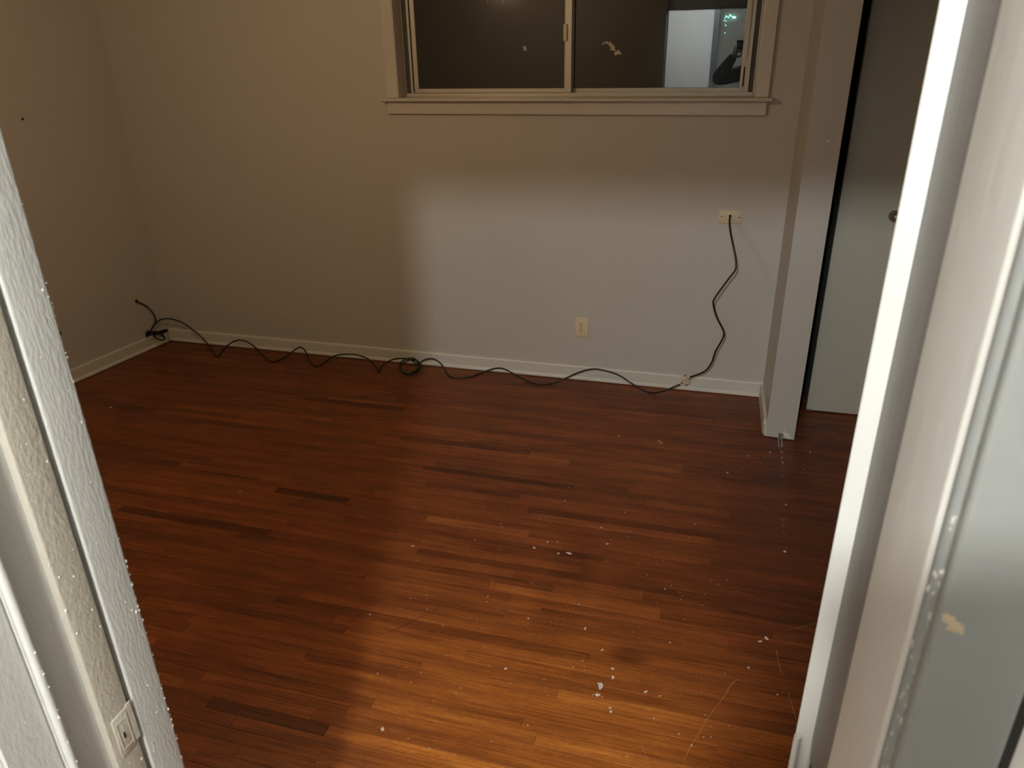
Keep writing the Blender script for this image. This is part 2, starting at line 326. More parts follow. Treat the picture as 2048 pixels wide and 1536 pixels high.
# ---------------------------------------------------------------- floor and its boards
floor = obj('floor', B(-3.75, 1.22, -3.0, 3.65, -.05, -.006), 'substrate', kind='structure')
BW, GAP = .038, .0005
CUTS = [  # (x of an end joint, y, tone of the board left of it, tone of the board right of it)
    (-1.302, 2.187, -.45, .35), (-1.487, 1.916, -.25, .2), (-.9596, 2.150, .2, .95), (-.3097, 1.458, .5, .75), (-.3319, 1.300, .55, .9),
    (-.4743, 2.480, -.2, .3), (-.5231, 2.668, .75, .3), (-.7068, 2.690, -.2, .75), (-.9816, 1.540, .1, .5), (-.111, 2.972, .3, .2),
    (-.86, 1.19, -.35, .7), (-.43, 1.751, .5, .3), (-1.263, 1.619, .3, .0), (.10, 2.30, -.05, .25), (-.62, 1.84, .6, .8)]
brd = []
rows = int((3.60 + 3.0) / BW)
for r in range(rows):
    y0 = 3.60 - (r + 1) * BW; y1 = y0 + BW
    cuts = [c for c in CUTS if y0 <= c[1] < y1]
    if y0 > .46: xa, xb = lwx(y0) - .02, 1.06
    else: xa, xb = -2.21, 1.13
    xs = [xa]; x = xa + R_.uniform(.12, .8)
    while x < xb - .12:
        xs.append(x); x += R_.choice((R_.uniform(.25, .6), R_.uniform(.5, 1.25)))
    xs.append(xb)
    for c in cuts:
        xs = [q for q in xs if abs(q - c[0]) > .22 or q in (xa, xb)] + [c[0]]; xs.sort()
    for a, b in zip(xs, xs[1:]):
        tone = max(-.5, min(1.0, R_.gauss(.36, .13)))
        if R_.random() < .04: tone -= .3
        for c in cuts:
            if abs(b - c[0]) < 1e-6: tone = c[2]
            if abs(a - c[0]) < 1e-6: tone = c[3]
        brd.append((a, b, y0, y1, tone, R_.uniform(0, 50), R_.uniform(-.00025, .00025)))
def board(bm, a, b, y0, y1, tone, seed, dz, lt, ls):
    g = GAP / 2; x0, x1, v0, v1 = a + g, b - g, y0 + g, y1 - g; c = .0007; z = dz - .0003; zb = -.006
    vs = [bm.verts.new(p) for p in ((x0, v0, zb), (x1, v0, zb), (x1, v1, zb), (x0, v1, zb),
                                    (x0, v0, z - c * .6), (x1, v0, z - c * .6), (x1, v1, z - c * .6), (x0, v1, z - c * .6),
                                    (x0 + c, v0 + c, z), (x1 - c, v0 + c, z), (x1 - c, v1 - c, z), (x0 + c, v1 - c, z))]
    for k in (0, 4):
        for i in range(4):
            j = (i + 1) % 4; bm.faces.new((vs[k + i], vs[k + j], vs[k + 4 + j], vs[k + 4 + i]))
    bm.faces.new(vs[8:12])
    for v in vs: v[lt] = tone; v[ls] = seed
def vis(bd):
    cx = (bd[0] + bd[1]) / 2; cy = (bd[2] + bd[3]) / 2
    d = Vector((cx, cy, -1.6)); zc = d.dot(fw)
    if cy < .6 or zc < .1: return 1e9
    u = 1024 + 1482 * d.dot(rt) / zc; v = 768 + 1482 * d.dot(dn) / zc
    if not (-60 < u < 2000 and v < 1560) or not (-1.18 < cx / cy < .215): return 1e9
    return d.length
brd.sort(key=vis)
for i, bd in enumerate(brd[:300]):
    bm = bmesh.new(); lt = bm.verts.layers.float.new('tone'); ls = bm.verts.layers.float.new('seed')
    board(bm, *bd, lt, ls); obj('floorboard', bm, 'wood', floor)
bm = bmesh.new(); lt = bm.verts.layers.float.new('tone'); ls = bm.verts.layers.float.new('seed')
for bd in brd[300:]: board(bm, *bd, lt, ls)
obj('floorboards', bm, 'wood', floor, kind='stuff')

# ---------------------------------------------------------------- baseboards
prof = [(0, 0), (-.020, 0), (-.0195, .008), (-.014, .015), (-.0115, .017), (-.0115, .066), (-.008, .0715), (0, .073)]
obj('baseboard_back', extr_x([(WY + y, z + .0035) for y, z in prof], -3.195, .2675), 'base', kind='structure')
bm = extr_x([(y, z + .0035) for y, z in prof], -3.0, 0)        # built along x, turned to follow the left wall
ang = math.atan2(1, .115)
for v in bm.verts:
    s, off, z = v.co.x, v.co.y, v.co.z
    d = Vector((.115, 1)).normalized(); n = Vector((1, -.115)).normalized()
    p = Vector((lwx(3.505), 3.505)) + d * s - n * off * 1.0
    v.co = (p.x, p.y, z)
obj('baseboard_left', bm, 'base', kind='structure')
bm = bmesh.new(); prism(bm, [(.2682, 3.505), (.2738, 3.125), (.2610, 3.135), (.2540, 3.505)], .001, .072)
prism(bm, [(.2738, 3.125), (.2745, 3.1065), (.2690, 3.108), (.2610, 3.135)], .001, .05)
obj('baseboard_right', bm, 'base', kind='structure')
obj('trim_2', Pr([(.2745, 3.1055), (.2735, 3.0985), (.394, 3.0895), (.395, 3.0975)], .004, 2.06), 'jamb_soft', kind='structure', label='flat casing board on the face of the closet pier')

# ================================================================ WINDOW
win = empty('window_1', kind='structure', label='sliding aluminium window with painted wooden trim, black night outside')
obj('casing', B(-1.613, OX0, WY - .018, WY - .0005, 1.3885, 2.277, bev=.003), 'wintrim', win)
obj('casing', B(OX1, .1355, WY - .018, WY - .0005, 1.3885, 2.277, bev=.003), 'wintrim', win)
obj('head_casing', B(OX0 + .001, OX1 - .001, WY - .018, WY - .0005, OZ1, 2.277, bev=.003), 'wintrim', win)
st = [(WY - .0455 + .008 - .008 * math.cos(t), 1.380 + .008 * math.sin(t)) for t in [(-PI / 2 + PI * k / 8) for k in range(9)]]
o = obj('stool', extr_x([(3.66, 1.3725)] + st + [(3.66, 1.3880)], -1.634, .1510), 'wintrim', win)
# the ends of the stool are horns in front of the wall; the middle runs back into the opening
bm = bmesh.new(); bm.from_mesh(o.data)
bmesh.ops.bisect_plane(bm, geom=bm.verts[:] + bm.edges[:] + bm.faces[:], plane_co=(OX0, 0, 0), plane_no=(1, 0, 0))
bmesh.ops.bisect_plane(bm, geom=bm.verts[:] + bm.edges[:] + bm.faces[:], plane_co=(OX1, 0, 0), plane_no=(1, 0, 0))
for v in bm.verts:
    if v.co.y > 3.65 and (v.co.x < OX0 - .001 or v.co.x > OX1 + .001): v.co.y = WY - .0005
bm.to_mesh(o.data); bm.free(); smooth_by_angle(o)
obj('apron', B(-1.6150, .1318, WY - .018, WY - .0005, 1.3155, 1.3720, bev=.003), 'wintrim', win)
# painted timber lining of the opening
obj('lining', B(OX0, OX0 + .004, WY - .016, 3.700, 1.3885, OZ1 - .001), 'wintrim', win)
obj('lining', B(OX1 - .004, OX1, WY - .016, 3.700, 1.3885, OZ1 - .001), 'wintrim', win)
GY = 3.640
bm = bmesh.new()      # aluminium outer frame: flange, channel, second rib
for s, x in ((1, OX0 + .0045), (-1, OX1 - .0045)):
    def bx(a, b, y0, y1, z0=1.3885, z1=2.21): box(bm, min(x + s * a, x + s * b), max(x + s * a, x + s * b), y0, y1, z0, z1)
    bx(0, .0045, 3.604, 3.672); bx(.0245, .036, 3.612, 3.617); bx(.0245, .027, 3.617, 3.672)
box(bm, OX0 + .009, OX1 - .009, 3.598, 3.603, 1.3885, 1.404); box(bm, OX0 + .009, OX1 - .009, 3.630, 3.633, 1.3885, 1.408)
box(bm, OX0 + .009, OX1 - .009, 3.655, 3.672, 1.3885, 1.402)
box(bm, OX0 + .009, OX1 - .009, 3.604, 3.672, 2.19, 2.21)
obj('outer_frame', bm, 'alu', win)
bm = bmesh.new()
box(bm, OX0 + .009, OX0 + .030, 3.6175, 3.671, 1.3885, 2.19); box(bm, OX1 - .030, OX1 - .009, 3.6175, 3.671, 1.3885, 2.19)
box(bm, OX0 + .03, OX1 - .03, 3.6035, 3.6295, 1.3885, 1.393)
obj('track', bm, 'track', win)
def sash(x0, x1, yc, t, sl, sr, zb, lab):
    bm = bmesh.new(); z0, z1 = 1.4045, 2.19
    box(bm, x0, x0 + sl, yc - t, yc + t, z0, z1, bev=.0015); box(bm, x1 - sr, x1, yc - t, yc + t, z0, z1, bev=.0015)
    box(bm, x0 + sl, x1 - sr, yc - t, yc + t, z0, zb, bev=.0015); box(bm, x0 + sl, x1 - sr, yc - t, yc + t, z1 - .02, z1, bev=.0015)
    s = obj('sash', bm, 'alu', win, label=lab)
    pn = obj('pane', B(x0 + sl + .0002, x1 - sr - .0002, yc - .0015, yc + .0015, zb + .0002, z1 - .0202), 'glass', s)
    return s, pn
s1, p1 = sash(-1.508, -.745, 3.616, .0075, .022, .020, 1.4235, 'left sliding sash')
s2, p2 = sash(-.757, .046, 3.645, .0075, .028, .034, 1.4215, 'right sash')
# inner pull stile of the meeting rail, in front
obj('meeting_stile', B(-.7590, -.7305, 3.600, 3.6075, 1.4045, 2.19, bev=.0015), 'alu', win)
obj('latch', B(-.7670, -.7520, 3.588, 3.6005, 1.622, 1.690, bev=.002), 'ivory', win, label='small cream latch on the meeting stile')
# worn strip of the right hand track: pale upper insert that ends raggedly, dark slot below
bm = bmesh.new(); box(bm, .0200, .0330, 3.628, 3.637, 1.545, 2.18, bev=.001)
obj('track_insert', bm, 'wintrim', win)
bm = bmesh.new(); box(bm, .0240, .0300, 3.6345, 3.6372, 1.425, 1.505)
obj('weep_slot', bm, 'slot', win)
def blobmesh(pts_r, y, th, seed, flat='y'):
    rr = random.Random(seed); bm = bmesh.new()
    for (a, b, r) in pts_r:
        n = 11; ring = []
        for k in range(n):
            q = 2 * PI * k / n; rad = r * rr.uniform(.55, 1.25)
            ring.append((a + rad * math.cos(q), b + rad * math.sin(q)))
        if flat == 'y':
            lo = [bm.verts.new((p, y, q)) for p, q in ring]; c = bm.verts.new((a, y - th, b))
        else:
            lo = [bm.verts.new((p, q, y)) for p, q in ring]; c = bm.verts.new((a, b, y + th))
        for k in range(n): bm.faces.new((lo[k], lo[(k + 1) % n], c))
        bm.faces.new(lo[::-1])
    return bm
sm = [(-.597 + .010 * 0, 1.606, .0045), (-.588, 1.611, .005), (-.577, 1.612, .006), (-.566, 1.606, .008), (-.556, 1.599, .009), (-.549, 1.588, .009), (-.557, 1.584, .006), (-.543, 1.580, .006),
      (-.528, 1.573, .010), (-.536, 1.565, .008), (-.521, 1.567, .008)]
obj('putty_smear', blobmesh(sm, 3.6425, .001, 3), 'smear', win, label='dried putty smear on the right pane')
obj('putty_smear', blobmesh([(-.953, 1.595, .008), (-.948, 1.590, .006)], 3.6135, .001, 5), 'smear', win, label='tiny putty smear on the left pane')
obj('putty_smear', blobmesh([(-1.055, 1.797, .004), (-1.052, 1.788, .0035), (-1.125, 1.79, .003)], 3.6135, .001, 6), 'smear', win, label='tiny putty smear on the left pane')

# ================================================================ DOORWAY TRIM (foreground)
def round_corner(cx, cy, r, a0, a1, n=5):
    return [(cx + r * math.cos(math.radians(a0 + (a1 - a0) * k / n)), cy + r * math.sin(math.radians(a0 + (a1 - a0) * k / n))) for k in range(n + 1)]
jl = empty('trim_3', kind='structure', label='left door jamb with stop, strike plate and thick lumpy paint')
# jamb board: face x=-.604, with a white lining and a bead on the hall side and a proud rabbet strip behind
o = obj('jamb_board', Pr([(-.63, .3355), (-.604, .3355), (-.604, .4735), (-.63, .4735)], 0, HEAD, 1), 'jamb', jl)
wp = [(-.6042, .337), (-.5985, .337), (-.5985, .3830), (-.6005, .3850), (-.5985, .3868)] + round_corner(-.5945, .3905, .0045, -150, 80, 9) + [(-.6042, .3960)]
o = obj('beaded_lining', Pr(wp, 0, HEAD, 1), 'jamb_white', jl); smooth_by_angle(o)
sp = [(-.6042, .4357)] + round_corner(-.5985, .4382, .0025, -90, 0, 4) + round_corner(-.5975, .4689, .0015, 0, 90, 3) + [(-.6042, .4704)]
o = obj('rabbet_strip', Pr(sp, 0, HEAD - .012, 1), 'jamb_cream', jl); smooth_by_angle(o)
# hall-side casing of the left jamb
cp = [(-.672, .3195), (-.612, .3195)] + round_corner(-.612, .3235, .004, -90, 0, 4) + [(-.608, .335), (-.672, .335)]
o = obj('hall_casing', Pr(cp, 0, HEAD + .06, 1), 'jamb', jl); smooth_by_angle(o)
# room-side casing, standing off the jamb with an open crack between them
ap = [(-.680, .4777), (-.5985, .4777)] + round_corner(-.5985, .4802, .0025, -90, 0, 4) + round_corner(-.6000, .5173, .0040, 0, 90, 5) + [(-.680, .5213)]
o = obj('room_casing', Pr(ap, 0, HEAD + .06, 60), 'jamb', jl); smooth_by_angle(o)
# ragged paint drips on the outer edges
bm = bmesh.new()
for k in range(240):
    z = R_.uniform(.55, 1.5); s = R_.uniform(.0003, .0009) * (1.3 if z < 1.1 else 1)
    ed = R_.choice(((-.5965, .5190), (-.5980, .5205), (-.5972, .5200), (-.5902, .3915), (-.5987, .3600), (-.5961, .452), (-.5962, .500)))
    y = ed[1] + R_.uniform(-.001, .001)
    if ed[1] in (.3600, .452, .500): y = ed[1] + R_.uniform(-.016, .016)
    sphere(bm, (ed[0], y, z), s, (1, R_.uniform(.8, 2.0), R_.uniform(.7, 2.4)), 6)
obj('paint_drips', bm, 'drip', jl, smooth=True, kind='stuff')
# strike plate: painted over
bm = bmesh.new(); box(bm, -.5963, -.5945, .4440, .4665, .875, .931, bev=.0006)
sk = obj('strike_plate', bm, 'jamb_cream', jl, label='painted-over strike plate'); smooth_by_angle(sk)
bm = bmesh.new(); box(bm, -.5947, -.5940, .4475, .4486, .883, .922); box(bm, -.5947, -.5940, .4625, .4636, .880, .926)
box(bm, -.5947, -.5940, .4486, .4625, .9208, .9220); box(bm, -.5947, -.5940, .4486, .4625, .8830, .8842)
obj('plate_rim', bm, 'jamb_cream', sk)
obj('latch_hole', B(-.5946, -.59385, .4530, .4552, .897, .905), 'slot', sk)
obj('plate_lip', B(-.5963, -.5946, .4664, .4735, .878, .934, bev=.0008), 'jamb_cream', sk)

jr = empty('trim_4', kind='structure', label='right door jamb with chipped hall casing')
XR = .1137
pr = [(XR + .0045, .3300)] + round_corner(XR + .003, .3450, .003, 230, 180, 4) + round_corner(XR + .002, .4290, .002, 180, 90, 4) + [(.1500, .4310), (.1500, .3355)]
o = obj('jamb_board', Pr(pr, 0, HEAD, 20), 'jamb_soft', jr); smooth_by_angle(o)
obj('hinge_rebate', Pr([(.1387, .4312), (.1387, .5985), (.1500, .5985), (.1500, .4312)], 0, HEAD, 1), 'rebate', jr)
bd_ = round_corner(XR + .0050, .3330, .0052, 110, 300, 10) + [(.125, .329), (.125, .3345)]
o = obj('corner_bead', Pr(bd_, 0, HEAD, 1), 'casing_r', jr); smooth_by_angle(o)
cp = [(.1180, .3345), (.1165, .3230)] + round_corner(.1195, .3215, .003, 180, 270, 4) + round_corner(.1590, .3225, .004, 270, 360, 4) + [(.1630, .3345)]
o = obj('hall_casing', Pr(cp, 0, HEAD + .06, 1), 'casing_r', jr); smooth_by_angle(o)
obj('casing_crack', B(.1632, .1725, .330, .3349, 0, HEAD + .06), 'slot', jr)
ch = blobmesh([(.1215, 1.3490, .0028), (.1240, 1.3465, .0036), (.1268, 1.3445, .0032), (.1195, 1.3510, .0018)], 3.0, .0005, 21)
for v in ch.verts: v.co.y = v.co.y - 3.0 + .3184
obj('bare_chip', ch, 'tan', jr, label='tan bare chip in the casing paint')
bm = bmesh.new()
for k in range(60):
    z = R_.uniform(.95, 1.40); a = R_.uniform(195, 255)
    x = XR + .005 + .0051 * math.cos(math.radians(a)); y = .333 + .0051 * math.sin(math.radians(a))
    sphere(bm, (x, y, z), R_.uniform(.0004, .0011), (1, 1, R_.uniform(.8, 3)), 6)
obj('paint_drips', bm, 'chip_grey', jr, smooth=True, kind='stuff')
for z0, z1 in ((1.295, 1.315), (1.24, 1.285)):
    bm = bmesh.new()
    for k in range(6):
        sphere(bm, (XR + .0046, .3290 - .0005 * (k % 2), z0 + (z1 - z0) * k / 5), .0016, (1.2, .5, 1.8 + .3 * (k % 3)), 8)
    obj('bare_chip', bm, 'tan', jr, smooth=True)
# painted-over hinge on the jamb
hg = blobmesh([(0, 0, 1)], 0, .01, 4); hg.free()
bm = bmesh.new()
hp = [(0.5831, 0.8488), (0.5842, 0.888), (0.5898, 0.9272), (0.5976, 0.9519), (0.5982, 0.916), (0.5982, 0.8488)]
a = [bm.verts.new((.1388, y, z)) for y, z in hp]; b = [bm.verts.new((.1362 if i in (0, 1, 2) else .1382, y, z)) for i, (y, z) in enumerate(hp)]
for i in range(6): bm.faces.new((a[i], a[(i + 1) % 6], b[(i + 1) % 6], b[i]))
bm.faces.new(a[::-1]); bm.faces.new(b)
obj('hinge_leaf', bm, 'jamb_soft', jr, label='peeling painted-over hinge leaf')
obj('hinge_gap', B(.1379, .1387, .5800, .5818, .81, .935), 'slot', jr)
hd = empty('trim_5', kind='structure', label='head of the doorway')
obj('head_jamb', B(-.63, .145, .3355, .4735, HEAD, HEAD + .02), 'jamb_soft', hd)
obj('head_stop', B(-.588, XR, .3965, .4310, HEAD - .012, HEAD), 'jamb_soft', hd)
obj('head_casing', B(-.605, .163, .3195, .335, HEAD + .005, HEAD + .06, bev=.003), 'jamb_soft', hd)

# open bedroom door, folded back against the closet front; only its hinge edge shows
door = empty('door_1', kind='structure', label='white painted bedroom door swung fully open on the right')
d = Vector((.235, 1)).normalized(); n = Vector((d.y, -d.x)); p0 = Vector((.1232, .6030))
def dp(s, t): q = p0 + d * s + n * t; return (q.x, q.y)
o = obj('leaf', Pr([dp(0, .001), dp(.001, 0), dp(.66, 0), dp(.66, .035), dp(0, .035)], .012, HEAD - .006), 'jamb_white', door)
for z in (.25, .915, 1.68):
    bm = bmesh.new(); cyl(bm, (.1250, .5990, z - .036), (0, 0, 1), .0036, .072, 12)
    o = obj('hinge_knuckle', bm, 'jamb_soft', door); smooth_by_angle(o)
bm = bmesh.new(); q = dp(.60, -.05); q0 = dp(.60, 0)

# ================================================================ CLOSET DOOR
cdr = empty('door_2', kind='structure', label='flat cream closet door standing behind the pier')
o = obj('leaf', B(.4672, 1.045, 3.410, 3.445, .007, 2.03, bev=.002), 'closet', cdr); smooth_by_angle(o)
bm = bmesh.new(); cyl(bm, (.6870, 3.4098, .9330), (0, -1, 0), .024, .004, 20); cyl(bm, (.6870, 3.406, .9330), (0, -1, 0), .008, .018, 12); sphere(bm, (.6870, 3.379, .9330), .019, (1, .75, 1), 20)
o = obj('knob', bm, 'brass', cdr, label='small tarnished knob'); smooth_by_angle(o)
bm = bmesh.new(); box(bm, .470, .488, 3.400, 3.409, .008, .013)
obj('door_foot', bm, 'steel', cdr)
# floor guide in front of the pier
fg = empty('floor_guide', label='small metal closet door guide screwed to the floor at the foot of the pier', cat='floor guide')
obj('bracket_upright', B(.3270, .3470, 3.0845, 3.0885, .0015, .031, bev=.0005), 'steel', fg)
bm = bmesh.new(); box(bm, .3255, .3300, 3.020, 3.0845, .0008, .0030); box(bm, .3400, .3445, 3.020, 3.0845, .0008, .0030); box(bm, .3255, .3445, 3.016, 3.0215, .0008, .0032)
obj('bracket_foot', bm, 'steel', fg)
# chips in the paint of the pier
ch = blobmesh([(.352, 1.260, .006), (.346, 1.262, .004), (.384, 1.262, .006), (.386, 1.256, .004)], 3.0, .0006, 9)
for v in ch.verts: v.co.y = v.co.y - 3.0 + 3.0905 - .0
obj('bare_chip', ch, 'drip', bpy.data.objects['trim_2'])
ch = blobmesh([(.340, .020, .010), (.352, .026, .012), (.365, .018, .010), (.376, .012, .008), (.349, .042, .005)], 3.0, .0006, 10)
for v in ch.verts: v.co.y = v.co.y - 3.0 + 3.0908
obj('worn_paint', ch, 'drip', bpy.data.objects['trim_2'])

# ================================================================ PLATES ON THE WALL
ol = empty('wall_outlet', label='ivory duplex electrical outlet low on the window wall', cat='outlet')
ox, oz = -.6415, .2909
o = obj('plate', B(ox - .0332, ox + .0332, WY - .006, WY - .0003, oz - .0543, oz + .0543, bev=.0022), 'ivory', ol); smooth_by_angle(o, 50)
for s in (1, -1):
    z = oz + s * .0165
    bm = bmesh.new(); cyl(bm, (ox - .003, WY - .0061, z), (0, -1, 0), .0135, .002, 24)
    for v in bm.verts: v.co.x = max(ox - .0135, min(ox + .0075, v.co.x))
    rc = obj('receptacle', bm, 'ivory', ol)
    for dx, w_, zo, h_ in ((-.0062, .0024, .003, .0095), (.0030, .0022, .003, .0080)):
        obj('slot', B(ox - .002 + dx - w_ / 2, ox - .002 + dx + w_ / 2, WY - .0086, WY - .0080, z + zo - h_ / 2, z + zo + h_ / 2), 'slot', rc)
    bm = bmesh.new(); cyl(bm, (ox - .0034, WY - .0080, z - .0072), (0, -1, 0), .0024, .0006, 12); obj('slot', bm, 'slot', rc)
bm = bmesh.new(); cyl(bm, (ox - .003, WY - .0061, oz), (0, -1, 0), .0028, .0012, 12); obj('screw', bm, 'brass', ol)
pl = empty('cable_wall_plate', label='cream rectangular wall plate with a black cable coming out', cat='wall plate')
px, pz = .0315, .8785; rot = Matrix.Rotation(math.radians(-0.5), 3, 'Y')
o = obj('plate', B(px - .0520, px + .0520, WY - .0055, WY - .0003, pz - .0300, pz + .0300, bev=.0015, rot=rot), 'ivory2', pl); smooth_by_angle(o, 50)
for s in (-1, 1):
    bm = bmesh.new(); cyl(bm, (px + s * .0385, WY - .0056, pz - s * .0008), (0, -1, 0), .0030, .0012, 12); obj('screw', bm, 'slot', pl)
bm = bmesh.new(); cyl(bm, (.0295, WY - .0056, .8835), (0, -1, 0), .0062, .0012, 16); obj('cable_hole', bm, 'slot', pl)

# ================================================================ CABLES
rc_ = .0042
bm = bmesh.new(); CAB_A = [(x * (y - o_) / y, y - o_, 1.6 + (z - 1.6) * (y - o_) / y) for (x, y, z), o_ in zip(CAB_A, [0, .004, .012, .02, .03, .04] + [.045] * 10 + [.035, .025, .012, 0])]
P = catmull([(.0295, WY - .0045, .8825)] + CAB_A, 6); tube(bm, P, rc_, 8)
c1 = obj('coaxial_cable', bm, 'cable', smooth=True)
tag(c1, 'short black cable hanging from the cream wall plate down to the adapter', 'cable')
bm = bmesh.new(); a = Vector(CAB_A[-1]); dd = (a - Vector(CAB_A[-2])).normalized()
cyl(bm, a - dd * .002, dd, .0052, .012, 10); obj('connector', bm, 'steel', c1, smooth=False)
# coil: three turns on the floor between the two long runs
coil = []
cc = Vector((-1.553, 3.400, .030)); tl = math.radians(25)
for k in range(78):
    t = k / 77 * 3 * 2 * PI; turn = k / 26
    rad = (.056, .049, .057, .050)[int(turn)] + .004 * math.sin(t * .7)
    a_ = PI * .35 - t
    u_, v_ = rad * math.cos(a_), rad * math.sin(a_)
    coil.append(cc + Vector((u_ + .005 * math.sin(turn * 2), v_ * math.cos(tl) - .004 * turn, v_ * math.sin(tl) + .005 * math.sin(turn * 3.1) + .004 * turn)))
run = CAB_B + coil[::3] + [(-1.530, 3.445, .050)] + CAB_C
P = catmull(run, 5)
for p in P:
    p.z = max(p.z, rc_ + .0005)
    if p.z < .08: p.y = min(p.y, WY - .0255)
bm = bmesh.new(); tube(bm, P, rc_, 8)
c2 = obj('coaxial_cable', bm, 'cable', smooth=True)
tag(c2, 'long wavy black cable with a coil, lying along the baseboard into the left corner', 'cable')
P = catmull(CAB_K, 6)
for p in P: p.x = max(p.x, lwx(p.y) + .022 if p.z < .09 else lwx(p.y) + .005)
bm = bmesh.new(); tube(bm, P, rc_, 8); obj('knotted_end', bm, 'cable', c2, smooth=True)
# second strand of the knot, so the loops read doubled
bm = bmesh.new()
K2 = [p + Vector((.004, -.006, -.006 + .003 * math.sin(i * .35))) for i, p in enumerate(P[:int(len(P) * .52)])]
tube(bm, K2, rc_, 8); obj('cable_loop', bm, 'cable', c2, smooth=True)
bm = bmesh.new(); e0 = P[-1]; cyl(bm, e0 + Vector((-.004, 0, .0)), (.2, -.3, 1), .0075, .013, 10); obj('cable_end', bm, 'cable', c2)

# adapter: crumpled cream splitter between the two cables
ad = empty('cable_adapter', label='cream coax splitter with metal ports resting against the baseboard', cat='adapter')
ac = Vector((-.1040, 3.4290, .0930)); rot = Matrix.Rotation(math.radians(-28), 3, 'Y') @ Matrix.Rotation(math.radians(18), 3, 'Z')
o = obj('body', B(ac.x - .016, ac.x + .016, ac.y - .010, ac.y + .010, ac.z - .0215, ac.z + .0215, bev=.003, rot=rot), 'ivory2', ad); smooth_by_angle(o, 50)
for (dx, dz, dirv, L) in ((.014, .012, (1, 0, .42), .013), (-.013, -.012, (-1, 0, -.5), .012), (-.012, .006, (-1, 0, .2), .009), (-.002, .0215, (.25, 0, 1), .009), (.008, -.019, (.3, 0, -1), .008)):
    bm = bmesh.new(); s = ac + Vector((dx, -.002, dz)); cyl(bm, s - Vector(dirv).normalized() * .003, dirv, .0046, L, 12); cyl(bm, s + Vector(dirv).normalized() * .001, dirv, .0058, .003, 6)
    obj('port', bm, 'steel', ad)
for dx, dz, sx, sz in ((-.006, .008, .005, .004), (.005, .001, .004, .006), (-.003, -.010, .007, .0025), (.009, .012, .003, .003)):
    v = rot @ Vector((dx, -.0105, dz)); v += ac
    obj('printed_mark', B(v.x - sx / 2, v.x + sx / 2, v.y - .0008, v.y + .0008, v.z - sz / 2, v.z + sz / 2), 'slot', ad)

# ================================================================ FLECKS AND SCRATCHES
bm = bmesh.new(); rr = random.Random(12)
for x, y, r in FLECKS:
    r *= 1.15
    n = 9; a0 = rr.uniform(0, 6); el = rr.uniform(1.0, 1.9)
    lo = []
    for k in range(n):
        q = 2 * PI * k / n; rad = r * rr.uniform(.35, 1.05)
        dx, dy = rad * math.cos(q) * el, rad * math.sin(q)
        lo.append(bm.verts.new((x + dx * math.cos(a0) - dy * math.sin(a0), y + dx * math.sin(a0) + dy * math.cos(a0), .0004)))
    c = bm.verts.new((x, y, .0010))
    for k in range(n): bm.faces.new((lo[k], lo[(k + 1) % n], c))
for k in range(230):
    y = rr.uniform(1.2, 3.3); x = rr.uniform(-1.1, .20) * (y / 3 + .25); r = rr.uniform(.0006, .0019)
    if x > .2 * y: continue
    lo = [bm.verts.new((x + r * 1.6 * math.cos(q + k), y + r * math.sin(q + k), .0006)) for q in (0, 1.3, 2.7, 4.1, 5.2)]
    bm.faces.new(lo)
obj('paint_flecks', bm, 'fleck', floor, kind='stuff')
SCR = [[(0.161, 1.631), (0.141, 1.6), (0.131, 1.569), (0.104, 1.512), (0.084, 1.469), (0.065, 1.416), (0.048, 1.373), (0.034, 1.325)],
       [(0.269, 1.771), (0.273, 1.713), (0.282, 1.674)], [(0.293, 1.617), (0.307, 1.528)], [(-0.068, 1.35), (-0.043, 1.289)],
       [(0.388, 1.913), (0.296, 1.857)], [(0.247, 2.527), (0.283, 2.475)], [(0.147, 2.752), (0.248, 2.89)]]
def ribbon(bm, pts, wd, z):
    P = catmull([(x, y, z) for x, y in pts], 4)
    prev = None
    for i, p in enumerate(P):
        t = (P[min(i + 1, len(P) - 1)] - P[max(i - 1, 0)]).normalized(); s = Vector((-t.y, t.x, 0)) * wd * rr.uniform(.3, 1)
        cur = (bm.verts.new(p + s), bm.verts.new(p - s))
        if prev: bm.faces.new((prev[0], prev[1], cur[1], cur[0]))
        prev = cur
bm = bmesh.new()
for i, s in enumerate(SCR): ribbon(bm, s, .0013 if i == 0 else .0009, .0006)
obj('scratches', bm, 'scratch', floor, kind='stuff')
bm = bmesh.new(); ribbon(bm, [(-.851, 1.552), (-.789, 1.628), (-.74, 1.694)], .0012, .0006)
ribbon(bm, [(-1.05, 2.06), (-1.03, 2.0)], .001, .0006); ribbon(bm, [(-.99, 1.56), (-.965, 1.61)], .0012, .0006)
obj('gouges', bm, 'substrate', floor, kind='stuff')
bm = bmesh.new()
for i in range(26):
    y = 2.25 + (3.01 - 2.25) * rr.random(); x = .316 + (y - 2.25) * .03 + rr.gauss(0, .004)
    ribbon(bm, [(x, y), (x + rr.uniform(-.003, .003), y + rr.uniform(.008, .03))], rr.uniform(.0005, .0012), .0006)
obj('wear_line', bm, 'scratch', floor, kind='stuff')

# small marks on the walls
bm = bmesh.new(); x = lwx(2.97); cyl(bm, (x - .002, 2.972, 1.3293), (1, 0, 0), .0062, .0035, 10)
obj('nail_hole', bm, 'slot', wall_left)
bm = blobmesh([(0, 0, .014), (.012, -.018, .010), (-.006, -.034, .008)], 0, .001, 8)
for v in bm.verts: a_, b_, c_ = v.co; v.co = (lwx(2.845 + a_) + .0006 - b_ * 1.0, 2.845 + a_, .300 + c_)
obj('wall_scar', bm, 'shade_and_scar', wall_left)
bm = blobmesh([(-1.450, .3000, .010), (-1.438, .2985, .008), (-1.445, .276, .009)], WY - .0003, .0006, 8)
obj('wall_scuff', bm, 'wintrim', wall_back)
bm = blobmesh([(-.70, .075 + .02, .0), ], WY - .0003, .0006, 8); bm.free()

